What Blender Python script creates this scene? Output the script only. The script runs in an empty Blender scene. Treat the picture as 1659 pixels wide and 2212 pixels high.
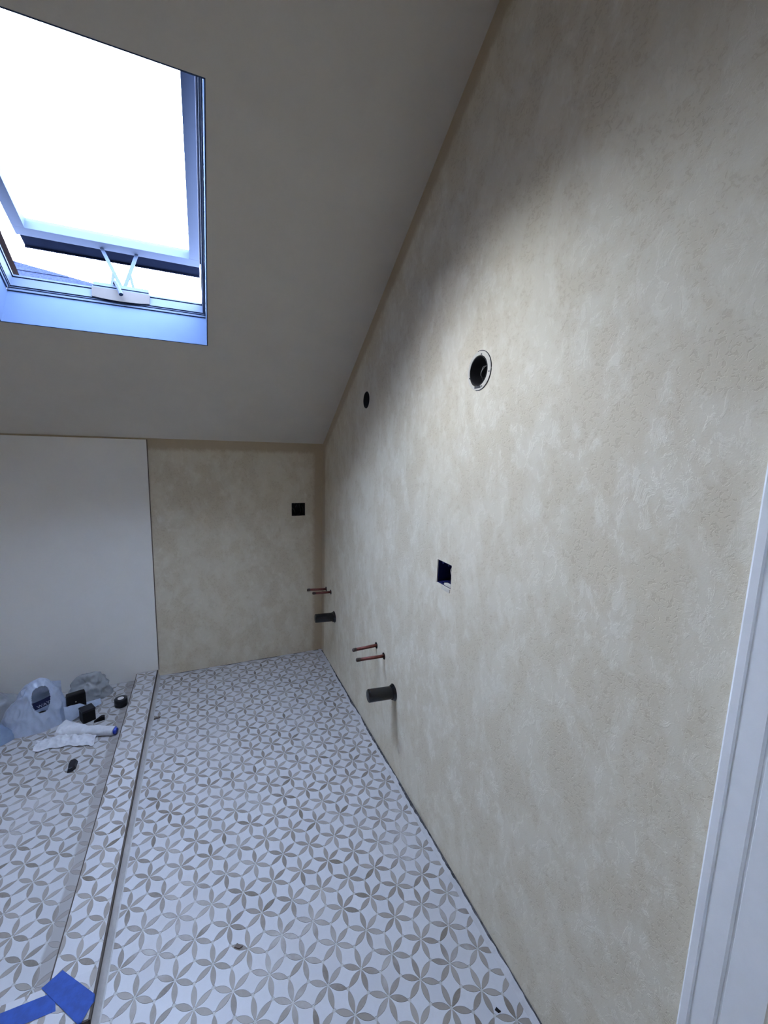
import bpy, bmesh, math, random
from mathutils import Vector, Matrix, noise

S = bpy.context.scene
COL = S.collection

# ------------------------------------------------------------------ camera
IMG_W, IMG_H = 1659.0, 2212.0
FOC = 898.53
YAW, PITCH, ROLL = 0.4134, -0.1469, 0.0293
CAM = Vector((-0.8114, -2.9899, 1.55))
_f = Vector((math.sin(YAW) * math.cos(PITCH), math.cos(YAW) * math.cos(PITCH), math.sin(PITCH)))
_r = Vector((math.cos(YAW), -math.sin(YAW), 0))
_u = _r.cross(_f)
C_R = math.cos(ROLL) * _r + math.sin(ROLL) * _u
C_U = -math.sin(ROLL) * _r + math.cos(ROLL) * _u
cam_data = bpy.data.cameras.new('camera')
cam = bpy.data.objects.new('camera', cam_data)
COL.objects.link(cam)
mw = Matrix.Identity(4)
for i in range(3):
    mw[i][0], mw[i][1], mw[i][2], mw[i][3] = C_R[i], C_U[i], -_f[i], CAM[i]
cam.matrix_world = mw
cam_data.sensor_fit = 'HORIZONTAL'
cam_data.sensor_width = 36.0
cam_data.lens = FOC / IMG_W * 36.0
cam_data.clip_start = 0.02
S.camera = cam

# ------------------------------------------------------------------ sky
world = bpy.data.worlds.new('overcast_sky')
S.world = world
world.use_nodes = True
bg = world.node_tree.nodes['Background']
_sky = world.node_tree.nodes.new('ShaderNodeTexSky')
_sky.sky_type = 'NISHITA'
_sky.sun_disc = False                       # hazy day, the sun itself is veiled
_sky.sun_elevation = math.radians(24)
_sky.sun_rotation = math.radians(-58)
_sky.air_density = 1.0
_sky.dust_density = 9.0
_sky.ozone_density = 1.0
_wn, _wl = world.node_tree.nodes, world.node_tree.links
_hs = _wn.new('ShaderNodeHueSaturation')
_hs.inputs['Saturation'].default_value = 0.45
_wl.new(_sky.outputs[0], _hs.inputs['Color'])
_wl.new(_hs.outputs[0], bg.inputs['Color'])
bg.inputs['Strength'].default_value = 0.50
# even blue-white veil of thin cloud over the whole sky, dull ground below the horizon
_tc, _sp, _mr, _mx = _wn.new('ShaderNodeTexCoord'), _wn.new('ShaderNodeSeparateXYZ'), _wn.new('ShaderNodeMapRange'), _wn.new('ShaderNodeMix')
_bg2, _add = _wn.new('ShaderNodeBackground'), _wn.new('ShaderNodeAddShader')
_mx.data_type = 'RGBA'
_wl.new(_tc.outputs['Generated'], _sp.inputs[0])
_wl.new(_sp.outputs[2], _mr.inputs[0])
_mr.inputs[1].default_value, _mr.inputs[2].default_value = -0.03, 0.03
_wl.new(_mr.outputs[0], _mx.inputs[0])
_mx.inputs[6].default_value = (0.16, 0.17, 0.15, 1)
_mx.inputs[7].default_value = (0.60, 0.69, 1.0, 1)
_wl.new(_mx.outputs[2], _bg2.inputs['Color'])
_bg2.inputs['Strength'].default_value = 46.0
_wl.new(bg.outputs[0], _add.inputs[0])
_wl.new(_bg2.outputs[0], _add.inputs[1])
_wl.new(_add.outputs[0], _wn['World Output'].inputs['Surface'])

# ------------------------------------------------------------------ view
S.view_settings.view_transform = 'Standard'
S.view_settings.look = 'None'
S.view_settings.gamma = 1.0
S.view_settings.use_curve_mapping = False
S.view_settings.exposure = 0.14
S.cycles.use_denoising = True
S.cycles.denoiser = 'OPENIMAGEDENOISE'
S.cycles.denoising_input_passes = 'RGB_ALBEDO_NORMAL'
S.cycles.max_bounces = 14
S.cycles.diffuse_bounces = 10
S.cycles.sample_clamp_indirect = 0.0
S.cycles.caustics_reflective = False
S.cycles.caustics_refractive = False

# ------------------------------------------------------------------ room numbers
H = 1.583            # knee wall height
SL = 2.0 / 3.0       # ceiling slope
NL = math.hypot(1, SL)
FLAT_Y, FLAT_Z = -2.45, H + SL * 2.45
XL, YB = -2.45, -3.9  # left wall, wall behind the camera
CURB_H = 0.0487
CURB_R, CURB_L, CURB_F, CURB_FO = -1.129, -1.250, -1.765, -1.886
rnd = random.Random(7)

# ------------------------------------------------------------------ helpers
def link(o, parent=None):
    COL.objects.link(o)
    if parent:
        o.parent = parent
    return o

def obj(name, bm, mat, parent=None, smooth=False):
    me = bpy.data.meshes.new(name)
    bm.to_mesh(me)
    bm.free()
    if mat:
        me.materials.append(mat)
    if smooth:
        for p in me.polygons:
            p.use_smooth = True
    return link(bpy.data.objects.new(name, me), parent)

def structure(o):
    o['kind'] = 'structure'
    return o

def thing(name, label, cat, loc=(0, 0, 0), group=None):
    o = bpy.data.objects.new(name, None)
    o.empty_display_size = 0.05
    COL.objects.link(o)
    o.location = loc
    o['label'] = label
    o['category'] = cat
    if group:
        o['group'] = group
    return o

def tag(o, label, cat, group=None):
    o['label'] = label
    o['category'] = cat
    if group:
        o['group'] = group
    return o

def put(o, parent):
    """parent without moving: vertices were given in world coordinates"""
    o.parent = parent
    o.matrix_parent_inverse = Matrix.Translation(parent.location).inverted()
    return o

def box(bm, p0, p1, M=None):
    r = bmesh.ops.create_cube(bm, size=1.0)
    p0, p1 = Vector(p0), Vector(p1)
    c, s = (p0 + p1) / 2, p1 - p0
    for v in r['verts']:
        v.co = Vector((v.co.x * s.x, v.co.y * s.y, v.co.z * s.z)) + c
        if M:
            v.co = M @ v.co
    return r['verts']

def bevel(bm, w=0.002, seg=2):
    bmesh.ops.bevel(bm, geom=list(bm.edges), offset=w, segments=seg, affect='EDGES', profile=0.7)

def tube(bm, pts, r, n=12, caps=True):
    """round bar along points; r is a number or one per point"""
    pts = [Vector(p) for p in pts]
    rs = r if isinstance(r, (list, tuple)) else [r] * len(pts)
    rings = []
    t0 = (pts[1] - pts[0]).normalized()
    ref = Vector((0, 0, 1)) if abs(t0.z) < 0.9 else Vector((1, 0, 0))
    for i, p in enumerate(pts):
        a = pts[max(i - 1, 0)]
        b = pts[min(i + 1, len(pts) - 1)]
        t = (b - a).normalized()
        e1 = t.cross(ref).normalized()
        e2 = t.cross(e1).normalized()
        rings.append([bm.verts.new(p + rs[i] * (math.cos(k * 2 * math.pi / n) * e1 + math.sin(k * 2 * math.pi / n) * e2)) for k in range(n)])
    for A, B in zip(rings, rings[1:]):
        for k in range(n):
            bm.faces.new((A[k], A[(k + 1) % n], B[(k + 1) % n], B[k]))
    if caps:
        bm.faces.new(rings[0][::-1])
        bm.faces.new(rings[-1])
    return rings

def lathe(bm, prof, c, axis='x', n=32):
    """revolve (radius, offset) pairs about an axis through c"""
    c = Vector(c)
    ax, e1, e2 = {'x': (Vector((1, 0, 0)), Vector((0, 1, 0)), Vector((0, 0, 1))),
                  'y': (Vector((0, 1, 0)), Vector((0, 0, 1)), Vector((1, 0, 0))),
                  'z': (Vector((0, 0, 1)), Vector((1, 0, 0)), Vector((0, 1, 0)))}[axis]
    rings = []
    for r, h in prof:
        rings.append([bm.verts.new(c + ax * h + r * (math.cos(k * 2 * math.pi / n) * e1 + math.sin(k * 2 * math.pi / n) * e2)) for k in range(n)])
    for A, B in zip(rings, rings[1:]):
        for k in range(n):
            bm.faces.new((A[k], A[(k + 1) % n], B[(k + 1) % n], B[k]))
    return rings

def prism(bm, poly, ext):
    """poly: 3-D points, ext: extrusion vector"""
    a = [bm.verts.new(Vector(p)) for p in poly]
    b = [bm.verts.new(Vector(p) + Vector(ext)) for p in poly]
    n = len(a)
    bm.faces.new(a[::-1])
    bm.faces.new(b)
    for i in range(n):
        bm.faces.new((a[i], a[(i + 1) % n], b[(i + 1) % n], b[i]))
    bmesh.ops.recalc_face_normals(bm, faces=bm.faces)

def cut(o, cutters):
    """boolean difference, cutters removed again"""
    cs = []
    for bm in cutters:
        bmesh.ops.recalc_face_normals(bm, faces=bm.faces)
        c = obj('cutter', bm, None)
        cs.append(c)
        m = o.modifiers.new('cut', 'BOOLEAN')
        m.operation = 'DIFFERENCE'
        m.solver = 'EXACT'
        m.object = c
    dg = bpy.context.evaluated_depsgraph_get()
    me = bpy.data.meshes.new_from_object(o.evaluated_get(dg))
    o.modifiers.clear()
    old = o.data
    o.data = me
    bpy.data.meshes.remove(old)
    for c in cs:
        me2 = c.data
        bpy.data.objects.remove(c)
        bpy.data.meshes.remove(me2)

# ------------------------------------------------------------------ materials
class NT:
    def __init__(self, name):
        self.m = bpy.data.materials.new(name)
        self.m.use_nodes = True
        self.t = self.m.node_tree
        self.b = self.t.nodes['Principled BSDF']
        self.out = self.t.nodes['Material Output']
    def n(self, typ, **kw):
        x = self.t.nodes.new(typ)
        for k, v in kw.items():
            if hasattr(x, k) and k not in x.inputs:
                setattr(x, k, v)
            else:
                x.inputs[k].default_value = v
        return x
    def l(self, a, b):
        self.t.links.new(a, b)
    def coord(self):
        return self.n('ShaderNodeTexCoord').outputs['Object']
    def noise(self, co, scale, detail=4, rough=0.55, dist=0.0):
        x = self.n('ShaderNodeTexNoise')
        x.inputs['Scale'].default_value = scale
        x.inputs['Detail'].default_value = detail
        x.inputs['Roughness'].default_value = rough
        x.inputs['Distortion'].default_value = dist
        self.l(co, x.inputs['Vector'])
        return x.outputs['Fac']
    def ramp(self, fac, a, b, lo=0.0, hi=1.0):
        x = self.n('ShaderNodeMapRange')
        x.interpolation_type = 'SMOOTHSTEP'
        for i, v in ((1, a), (2, b), (3, lo), (4, hi)):
            x.inputs[i].default_value = v
        self.l(fac, x.inputs[0])
        return x.outputs[0]
    def math(self, op, a, b=None):
        x = self.n('ShaderNodeMath')
        x.operation = op
        for i, v in enumerate((a, b)):
            if v is None:
                continue
            if isinstance(v, (int, float)):
                x.inputs[i].default_value = v
            else:
                self.l(v, x.inputs[i])
        return x.outputs[0]
    def mix(self, fac, a, b, mode='MIX'):
        x = self.n('ShaderNodeMix')
        x.data_type = 'RGBA'
        x.blend_type = mode
        for s, v in ((x.inputs[0], fac), (x.inputs[6], a), (x.inputs[7], b)):
            if isinstance(v, (int, float)):
                s.default_value = v
            elif isinstance(v, (tuple, list)):
                s.default_value = (*v[:3], 1)
            else:
                self.l(v, s)
        return x.outputs[2]
    def color(self, c):
        if isinstance(c, (tuple, list)):
            self.b.inputs['Base Color'].default_value = (*c[:3], 1)
        else:
            self.l(c, self.b.inputs['Base Color'])
    def bump(self, h, strength=0.2, dist=0.002):
        x = self.n('ShaderNodeBump')
        x.inputs['Strength'].default_value = strength
        x.inputs['Distance'].default_value = dist
        self.l(h, x.inputs['Height'])
        self.l(x.outputs[0], self.b.inputs['Normal'])
    def set(self, **kw):
        for k, v in kw.items():
            self.b.inputs[k.replace('_', ' ')].default_value = v
        return self

def plain(name, col, rough=0.5, metal=0.0, var=0.08, scale=18.0, bump=0.0, spec=0.5):
    t = NT(name)
    co = t.coord()
    nz = t.noise(co, scale, 5, 0.6)
    t.color(t.mix(t.ramp(nz, 0.3, 0.7), [c * (1 - var) for c in col], [min(1, c * (1 + var)) for c in col]))
    t.set(Roughness=rough, Metallic=metal)
    t.b.inputs['Specular IOR Level'].default_value = spec
    if bump:
        t.bump(t.noise(co, scale * 6, 3), bump, 0.001)
    return t.m

def plaster(name, side):
    t = NT(name)
    co = t.coord()
    sep = t.n('ShaderNodeSeparateXYZ')
    t.l(co, sep.inputs[0])
    X, Y, Z = sep.outputs
    # trowel strokes lean a little: stretch the coordinate along a diagonal
    mp = t.n('ShaderNodeMapping')
    mp.inputs['Rotation'].default_value = (0.6, 0, 0) if side == 'right' else (0, 0.6, 0)
    mp.inputs['Scale'].default_value = (1.0, 1.25, 0.8)
    t.l(co, mp.inputs[0])
    c2 = mp.outputs[0]
    broad = t.noise(c2, 2.2, 3, 0.5, 0.4)
    patch = t.noise(c2, 7.5, 9, 0.68, 0.25)
    ragged = t.noise(c2, 26.0, 6, 0.7, 0.6)
    worm = t.noise(co, 75.0, 3, 0.6, 1.2)
    fine = t.noise(co, 260.0, 2, 0.6)
    tan, grey, pale = (0.635, 0.57, 0.435), (0.70, 0.65, 0.525), (0.765, 0.72, 0.60)
    p = t.ramp(t.math('ADD', t.math('MULTIPLY', patch, 0.7), t.math('MULTIPLY', broad, 0.3)), 0.43, 0.58)
    c = t.mix(p, tan, grey)
    r = t.math('MULTIPLY', t.ramp(ragged, 0.5, 0.58), t.ramp(patch, 0.42, 0.6))
    c = t.mix(t.math('MULTIPLY', r, 0.55), c, pale)
    w = t.math('MULTIPLY', t.ramp(worm, 0.53, 0.6), t.ramp(patch, 0.55, 0.42))
    c = t.mix(t.math('MULTIPLY', w, 0.8), c, (0.555, 0.485, 0.355))
    c = t.mix(t.ramp(broad, 0.3, 0.7, 0.0, 0.35), c, (0.64, 0.575, 0.43))
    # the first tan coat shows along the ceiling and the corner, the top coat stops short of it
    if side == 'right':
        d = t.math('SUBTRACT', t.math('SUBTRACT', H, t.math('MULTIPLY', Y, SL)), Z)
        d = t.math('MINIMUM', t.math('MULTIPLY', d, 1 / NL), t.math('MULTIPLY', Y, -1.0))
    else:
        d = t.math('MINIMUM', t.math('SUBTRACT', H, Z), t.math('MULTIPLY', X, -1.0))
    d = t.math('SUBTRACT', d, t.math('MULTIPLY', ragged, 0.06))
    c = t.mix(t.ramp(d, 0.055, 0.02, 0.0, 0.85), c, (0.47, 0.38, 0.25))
    t.color(c)
    t.set(Roughness=0.62)
    t.b.inputs['Specular IOR Level'].default_value = 0.3
    t.bump(t.math('ADD', t.math('MULTIPLY', r, 0.5), t.math('ADD', t.math('MULTIPLY', w, -0.5), t.math('MULTIPLY', fine, 0.25))), 0.5, 0.0016)
    return t.m

def stone(name, lo, hi, vein, curb_band=None):
    """colour from each piece's own 'shade', cloudy grain, grout haze"""
    t = NT(name)
    co = t.coord()
    at = t.n('ShaderNodeAttribute')
    at.attribute_name = 'shade'
    c = t.mix(at.outputs['Fac'], lo, hi)
    gr = t.noise(co, 55.0, 6, 0.65, 0.5)
    c = t.mix(t.ramp(gr, 0.35, 0.7, 0.0, 0.3), c, vein)
    hz = t.noise(co, 3.4, 6, 0.6, 0.3)
    hz2 = t.noise(co, 24.0, 5, 0.65)
    hm = t.math('MULTIPLY', t.ramp(hz, 0.47, 0.72), t.ramp(hz2, 0.3, 0.7, 0.25, 0.8))
    c = t.mix(hm, c, (0.46, 0.45, 0.445))
    if curb_band:
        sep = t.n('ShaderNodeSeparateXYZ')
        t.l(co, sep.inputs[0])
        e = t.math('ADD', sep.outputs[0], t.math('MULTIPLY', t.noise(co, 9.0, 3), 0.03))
        c = t.mix(t.math('MULTIPLY', t.ramp(e, -1.292, -1.282), 0.75), c, (0.27, 0.245, 0.225))  # darker brown-grey band along the curb side of the shower floor
    t.color(c)
    t.set(Roughness=0.42)
    t.b.inputs['Specular IOR Level'].default_value = 0.4
    t.bump(gr, 0.08, 0.0006)
    return t.m

def grout_mat(name, col, curb_band=False):
    t = NT(name)
    co = t.coord()
    nz = t.noise(co, 14.0, 7, 0.65, 0.4)
    n2 = t.noise(co, 90.0, 4, 0.6)
    c = t.mix(t.ramp(nz, 0.35, 0.7), [v * 0.82 for v in col], col)
    c = t.mix(t.ramp(n2, 0.55, 0.75, 0.0, 0.5), c, [v * 0.7 for v in col])
    t.color(c)
    t.set(Roughness=0.85)
    t.bump(n2, 0.3, 0.001)
    return t.m

def film(name, col, trans=0.35, rough=0.3, clear=0.0):
    """thin plastic film"""
    t = NT(name)
    co = t.coord()
    nz = t.noise(co, 22.0, 5, 0.6, 0.3)
    cc = t.mix(t.ramp(nz, 0.3, 0.7), [c * 0.86 for c in col], col)
    t.color(cc)
    t.set(Roughness=rough)
    tr = t.n('ShaderNodeBsdfTranslucent')
    t.l(cc, tr.inputs[0])
    mx = t.n('ShaderNodeMixShader')
    mx.inputs[0].default_value = trans
    t.l(t.b.outputs[0], mx.inputs[1])
    t.l(tr.outputs[0], mx.inputs[2])
    out = mx.outputs[0]
    if clear:
        tp = t.n('ShaderNodeBsdfTransparent')
        m2 = t.n('ShaderNodeMixShader')
        m2.inputs[0].default_value = clear
        t.l(out, m2.inputs[1])
        t.l(tp.outputs[0], m2.inputs[2])
        out = m2.outputs[0]
    t.l(out, t.out.inputs[0])
    t.bump(nz, 0.3, 0.004)
    return t.m

def glass(name):
    t = NT(name)
    tp = t.n('ShaderNodeBsdfTransparent')
    tp.inputs[0].default_value = (0.93, 0.97, 0.97, 1)
    gl = t.n('ShaderNodeBsdfGlossy')
    gl.inputs['Roughness'].default_value = 0.02
    lw = t.n('ShaderNodeLayerWeight')
    lw.inputs['Blend'].default_value = 0.5
    fc = t.math('ADD', t.math('MULTIPLY', t.math('POWER', lw.outputs['Facing'], 4.0), 0.5), 0.035)
    mx = t.n('ShaderNodeMixShader')
    t.l(fc, mx.inputs[0])
    t.l(tp.outputs[0], mx.inputs[1])
    t.l(gl.outputs[0], mx.inputs[2])
    t.l(mx.outputs[0], t.out.inputs[0])
    return t.m

M = dict(
    wall_right=plaster('trowelled_plaster_side', 'right'),
    wall_back=plaster('trowelled_plaster_end', 'back'),
    paint=plain('matt_white_ceiling_paint', (0.60, 0.57, 0.50), 0.75, var=0.02, scale=6, bump=0.06, spec=0.2),
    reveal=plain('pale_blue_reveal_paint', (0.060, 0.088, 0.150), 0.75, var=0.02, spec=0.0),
    board=plain('white_wall_board', (0.84, 0.84, 0.80), 0.35, var=0.02, scale=3, bump=0.03),
    taupe=plain('taupe_wall_paint', (0.40, 0.32, 0.23), 0.7, var=0.04, scale=4),
    edge=plain('dark_board_edge', (0.16, 0.13, 0.10), 0.7),
    trim=plain('white_satin_trim', (0.80, 0.82, 0.83), 0.35, var=0.02),
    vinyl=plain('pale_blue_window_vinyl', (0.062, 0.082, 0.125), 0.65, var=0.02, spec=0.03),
    gasket=plain('dark_gasket', (0.02, 0.022, 0.03), 0.6),
    flash=plain('dark_metal_cladding', (0.004, 0.006, 0.013), 0.7, 0.0, spec=0.0),
    brown=plain('brown_roof_flashing', (0.006, 0.0045, 0.0045), 0.8, spec=0.0),
    beige=plain('taupe_opener_cover', (0.024, 0.020, 0.018), 0.7),
    tile=stone('white_marble_tile', (0.455, 0.46, 0.485), (0.535, 0.54, 0.56), (0.45, 0.45, 0.46)),
    petal=stone('taupe_marble_petal', (0.145, 0.12, 0.095), (0.38, 0.35, 0.315), (0.30, 0.275, 0.245)),
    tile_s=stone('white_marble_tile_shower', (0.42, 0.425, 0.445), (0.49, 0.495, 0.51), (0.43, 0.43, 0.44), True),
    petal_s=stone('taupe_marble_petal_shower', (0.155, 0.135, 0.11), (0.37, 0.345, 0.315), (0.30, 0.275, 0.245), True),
    grout=grout_mat('pale_grout', (0.47, 0.46, 0.45)),
    margin=grout_mat('white_grout_margin', (0.535, 0.535, 0.55)),
    smear=grout_mat('smeared_thinset', (0.53, 0.52, 0.52)),
    sub=plain('dark_joint_void', (0.085, 0.083, 0.085), 0.9, var=0.55, scale=40, spec=0.0),
    strip=plain('dark_edge_strip', (0.075, 0.06, 0.05), 0.6, spec=0.2),
    copper=plain('oxidised_copper', (0.15, 0.045, 0.035), 0.45, 0.5, var=0.3, scale=60),
    copper_cap=plain('dull_copper_end', (0.06, 0.04, 0.033), 0.5, 0.4, var=0.3, scale=60),
    abs=plain('black_pipe_plastic', (0.004, 0.004, 0.005), 0.17, var=0.2, spec=0.5),
    black=plain('black_plastic', (0.005, 0.005, 0.006), 0.5, spec=0.2),
    black_soft=plain('black_vinyl', (0.012, 0.013, 0.018), 0.4, spec=0.3),
    blue_box=plain('blue_box_plastic', (0.007, 0.012, 0.085), 0.4, spec=0.3),
    wire=plain('grey_wire_jacket', (0.55, 0.53, 0.50), 0.5),
    mid_wire=plain('mid_grey_wire_jacket', (0.20, 0.195, 0.185), 0.5),
    dark_wire=plain('dark_wire_jacket', (0.09, 0.088, 0.085), 0.5),
    metal=plain('painted_box_flange', (0.58, 0.55, 0.47), 0.6, 0.0, spec=0.2),
    tape=plain('blue_masking_tape', (0.010, 0.058, 0.30), 0.7, var=0.18, scale=45, bump=0.25),
    bag=film('bluish_white_bag_film', (0.55, 0.63, 0.78), 0.3, 0.3),
    clear=film('grey_clear_film', (0.50, 0.53, 0.56), 0.35, 0.25, 0.12),
    wrap=film('white_crinkled_wrap', (0.74, 0.76, 0.80), 0.25, 0.35),
    bluefilm=film('blue_grey_film', (0.27, 0.36, 0.52), 0.3, 0.28),
    navy=plain('navy_print', (0.008, 0.012, 0.06), 0.4),
    print=plain('pale_print', (0.55, 0.58, 0.72), 0.5),
    cardboard=plain('pale_core', (0.70, 0.69, 0.68), 0.7),
    blue=plain('blue_cap', (0.02, 0.05, 0.36), 0.4),
    chip=plain('brown_chip', (0.11, 0.085, 0.07), 0.7),
    shingle=plain('grey_blue_shingle', (0.011, 0.015, 0.029), 0.85, spec=0.0, var=0.25, scale=30),
    siding=plain('grey_siding', (0.4, 0.4, 0.4), 0.7),
    glass=glass('window_glass'),
)

# ================================================================== SETTING
# ---- right wall with its openings
bm = bmesh.new()
prism(bm, [(0, 0.14, -0.1), (0, 0.14, H - SL * 0.14), (0, FLAT_Y, FLAT_Z + 0.02), (0, YB, FLAT_Z + 0.02), (0, YB, -0.1)], (0.15, 0, 0))
wall_right = structure(obj('wall_right', bm, M['wall_right']))
CASE_Y, DOOR_Y0, DOOR_Y1, DOOR_Z = -2.6352, -2.752, -3.60, 2.06
SCONCE = [(-1.852, 1.807, 0.0475), (-0.864, 1.8125, 0.0445)]
BLUE = (-1.7605, -1.6625, 1.0565, 1.1475)   # y0, y1, z0, z1
def cyl_cut(y, z, r, depth=0.075):
    b = bmesh.new()
    R = lathe(b, [(r, -0.02), (r, depth)], (0, y, z), 'x', 40)
    b.faces.new(R[0]); b.faces.new(R[1][::-1])
    return b
def box_cut(p0, p1):
    b = bmesh.new(); box(b, p0, p1); return b
STUBS = [(-1.0917, 0.5338, -0.1337, 0.5290), (-1.1907, 0.5225, -0.1489, 0.5275), (-0.1180, 0.5250, -0.1419, 0.5330), (-0.2390, 0.5420, -0.1336, 0.5470)]
DRAINS = [(-1.3177, 0.3985, -0.1296, 0.4085), (-0.3302, 0.3930, -0.1347, 0.3990)]
cs = [cyl_cut(y, z, r) for y, z, r in SCONCE]
cs.append(box_cut((-0.02, BLUE[0], BLUE[2]), (0.075, BLUE[1], BLUE[3])))
cs.append(box_cut((-0.02, DOOR_Y1, -0.2), (0.3, DOOR_Y0, DOOR_Z)))
for y, z, x, z2 in STUBS:
    cs.append(cyl_cut(y, z, 0.0155, 0.05))
for y, z, x, z2 in DRAINS:
    cs.append(cyl_cut(y, z, 0.0365, 0.05))
cut(wall_right, cs)

# ---- end wall with the black box cut in
BB = (-0.2285, -0.1305, 1.0605, 1.1555)
bm = bmesh.new()
box(bm, (XL - 0.1, 0, -0.1), (0.0, 0.14, H + 0.02))
wall_back = structure(obj('wall_back', bm, M['wall_back']))
cut(wall_back, [box_cut((BB[0], -0.02, BB[2]), (BB[1], 0.075, BB[3]))])

# ---- walls the photograph does not show, they close the room
bm = bmesh.new()
box(bm, (XL - 0.12, YB, -0.1), (XL, 0.14, FLAT_Z + 0.02))
structure(obj('wall_left', bm, M['taupe']))
bm = bmesh.new()
box(bm, (XL - 0.12, YB - 0.12, -0.1), (0.15, YB, FLAT_Z + 0.02))
structure(obj('wall_front', bm, M['taupe']))

# ---- sloped ceiling with the skylight opening: local frame (x, v up the slope, w outward)
LF = Matrix(((1, 0, 0, 0), (0, -1 / NL, SL / NL, 0), (0, SL / NL, 1 / NL, H), (0, 0, 0, 1)))
SX0, SX1, SV0, SV1, SW = -1.562, -0.767, 0.811, 1.825, 0.18
VTOP = (-FLAT_Y) * NL
def slab_with_hole(bm, x0, x1, v0, v1, w0, w1):
    for a in ((x0, v0, w0, x1, SV0, w1), (x0, SV1, w0, x1, v1, w1), (x0, SV0, w0, SX0, SV1, w1), (SX1, SV0, w0, x1, SV1, w1)):
        box(bm, a[:3], a[3:], LF)
bm = bmesh.new()
c = bm
prism(bm, [(XL - .1, v, w) for v, w in ((-0.05, 0), (SV0, 0), (SV0, 0.015), (-0.05, 0.015))], (2.6, 0, 0))
prism(bm, [(XL - .1, v, w) for v, w in ((SV1, 0), (VTOP, 0), (VTOP, 0.015), (SV1, 0.015))], (2.6, 0, 0))
box(bm, (XL - .1, SV0, 0), (SX0, SV1, 0.015))
box(bm, (SX1, SV0, 0), (0.15, SV1, 0.015))
bmesh.ops.remove_doubles(bm, verts=bm.verts, dist=1e-5)
bmesh.ops.transform(bm, matrix=LF, verts=bm.verts)
box(bm, (XL - .1, YB - .1, FLAT_Z), (0.15, FLAT_Y + 0.002, FLAT_Z + 0.015))
ceiling = structure(obj('ceiling', bm, M['paint']))
# roof build-up above the lining keeps the sky out
bm = bmesh.new()
slab_with_hole(bm, XL - .1, 0.15, -0.25, VTOP, 0.016, SW + 0.02)
box(bm, (XL - .1, YB - .1, FLAT_Z + 0.016), (0.15, FLAT_Y + 0.1, FLAT_Z + 0.1))
structure(obj('roof_deck', bm, M['siding']))
# reveals of the shaft, thin plaster linings on each of the four sides
t_ = 0.004
for nm, a, b in (('reveal', (SX0, SV0, 0.0), (SX1, SV0 + t_, SW)), ('reveal', (SX0, SV1 - t_, 0.0), (SX1, SV1, SW)),
                 ('reveal', (SX0, SV0, 0.0), (SX0 + t_, SV1, SW)), ('reveal', (SX1 - t_, SV0, 0.0), (SX1, SV1, SW))):
    bm = bmesh.new()
    box(bm, a, b, LF)
    obj(nm, bm, M['reveal'], ceiling)

# ---- skylight window
win = bpy.data.objects.new('window_1', None)
COL.objects.link(win)
win['kind'] = 'structure'
win['label'] = 'open top-hung skylight with pale blue-white frame in the sloped ceiling'
WX0, WX1, WV0, WV1, WT = -1.545, -0.784, 0.830, 1.810, 0.262   # clear opening of the fixed frame, its outer height
def lb(name, boxes, mat, parent=win, mtx=LF, bev=0.0):
    bm = bmesh.new()
    for a, b in boxes:
        box(bm, a, b)
    if bev:
        bevel(bm, bev, 2)
    bmesh.ops.transform(bm, matrix=mtx, verts=bm.verts)
    return obj(name, bm, mat, parent)
for horiz, side in ((1, 0), (1, 1), (0, 0), (0, 1)):
    if horiz:
        va, vb, s = (SV0, WV0, 1) if side == 0 else (SV1, WV1, -1)
        va += 0.004 * s
        bx = [((SX0 + .004, va, SW + .001), (SX1 - .004, va + s * 0.006, SW + 0.014)),
              ((SX0 + .004, va, SW + 0.014), (SX1 - .004, va + s * 0.010, SW + 0.020)),
              ((SX0 + .004, va, SW + 0.020), (SX1 - .004, vb, WT - 0.012)),
              ((SX0 + .004, va, WT - 0.009), (SX1 - .004, vb + s * 0.004, WT))]
        gk = [((SX0 + .006, va, WT - 0.012), (SX1 - .006, vb - s * 0.002, WT - 0.009))]
    else:
        xa, xb, s = (SX0, WX0, 1) if side == 0 else (SX1, WX1, -1)
        xa += 0.004 * s
        bx = [((xa, WV0, SW + .001), (xa + s * 0.006, WV1, SW + 0.014)),
              ((xa, WV0, SW + 0.014), (xa + s * 0.010, WV1, SW + 0.020)),
              ((xa, WV0, SW + 0.020), (xb, WV1, WT - 0.012)),
              ((xa, WV0, WT - 0.009), (xb + s * 0.004, WV1, WT))]
        gk = [((xa, WV0, WT - 0.012), (xb - s * 0.002, WV1, WT - 0.009))]
    fix = lambda L: [(tuple(min(p, q) for p, q in zip(a, b)), tuple(max(p, q) for p, q in zip(a, b))) for a, b in L]
    fb = lb('frame_bar', fix(bx), M['vinyl'])
    lb('gasket', fix(gk), M['gasket'], fb)
# brown flashing standing up outside the frame on the left
lb('flashing', [((SX0 - 0.03, SV0 - 0.10, SW + 0.022), (SX0 - 0.003, SV1, WT + 0.002)), ((SX0 - 0.03, SV0 - 0.10, WT + 0.002), (SX0 + 0.011, SV1, WT + 0.085))], M['brown'])
lb('flashing', [((SX1 + 0.002, SV0 - 0.02, SW + 0.022), (SX1 + 0.03, SV1, WT + 0.002))], M['brown'])
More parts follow.
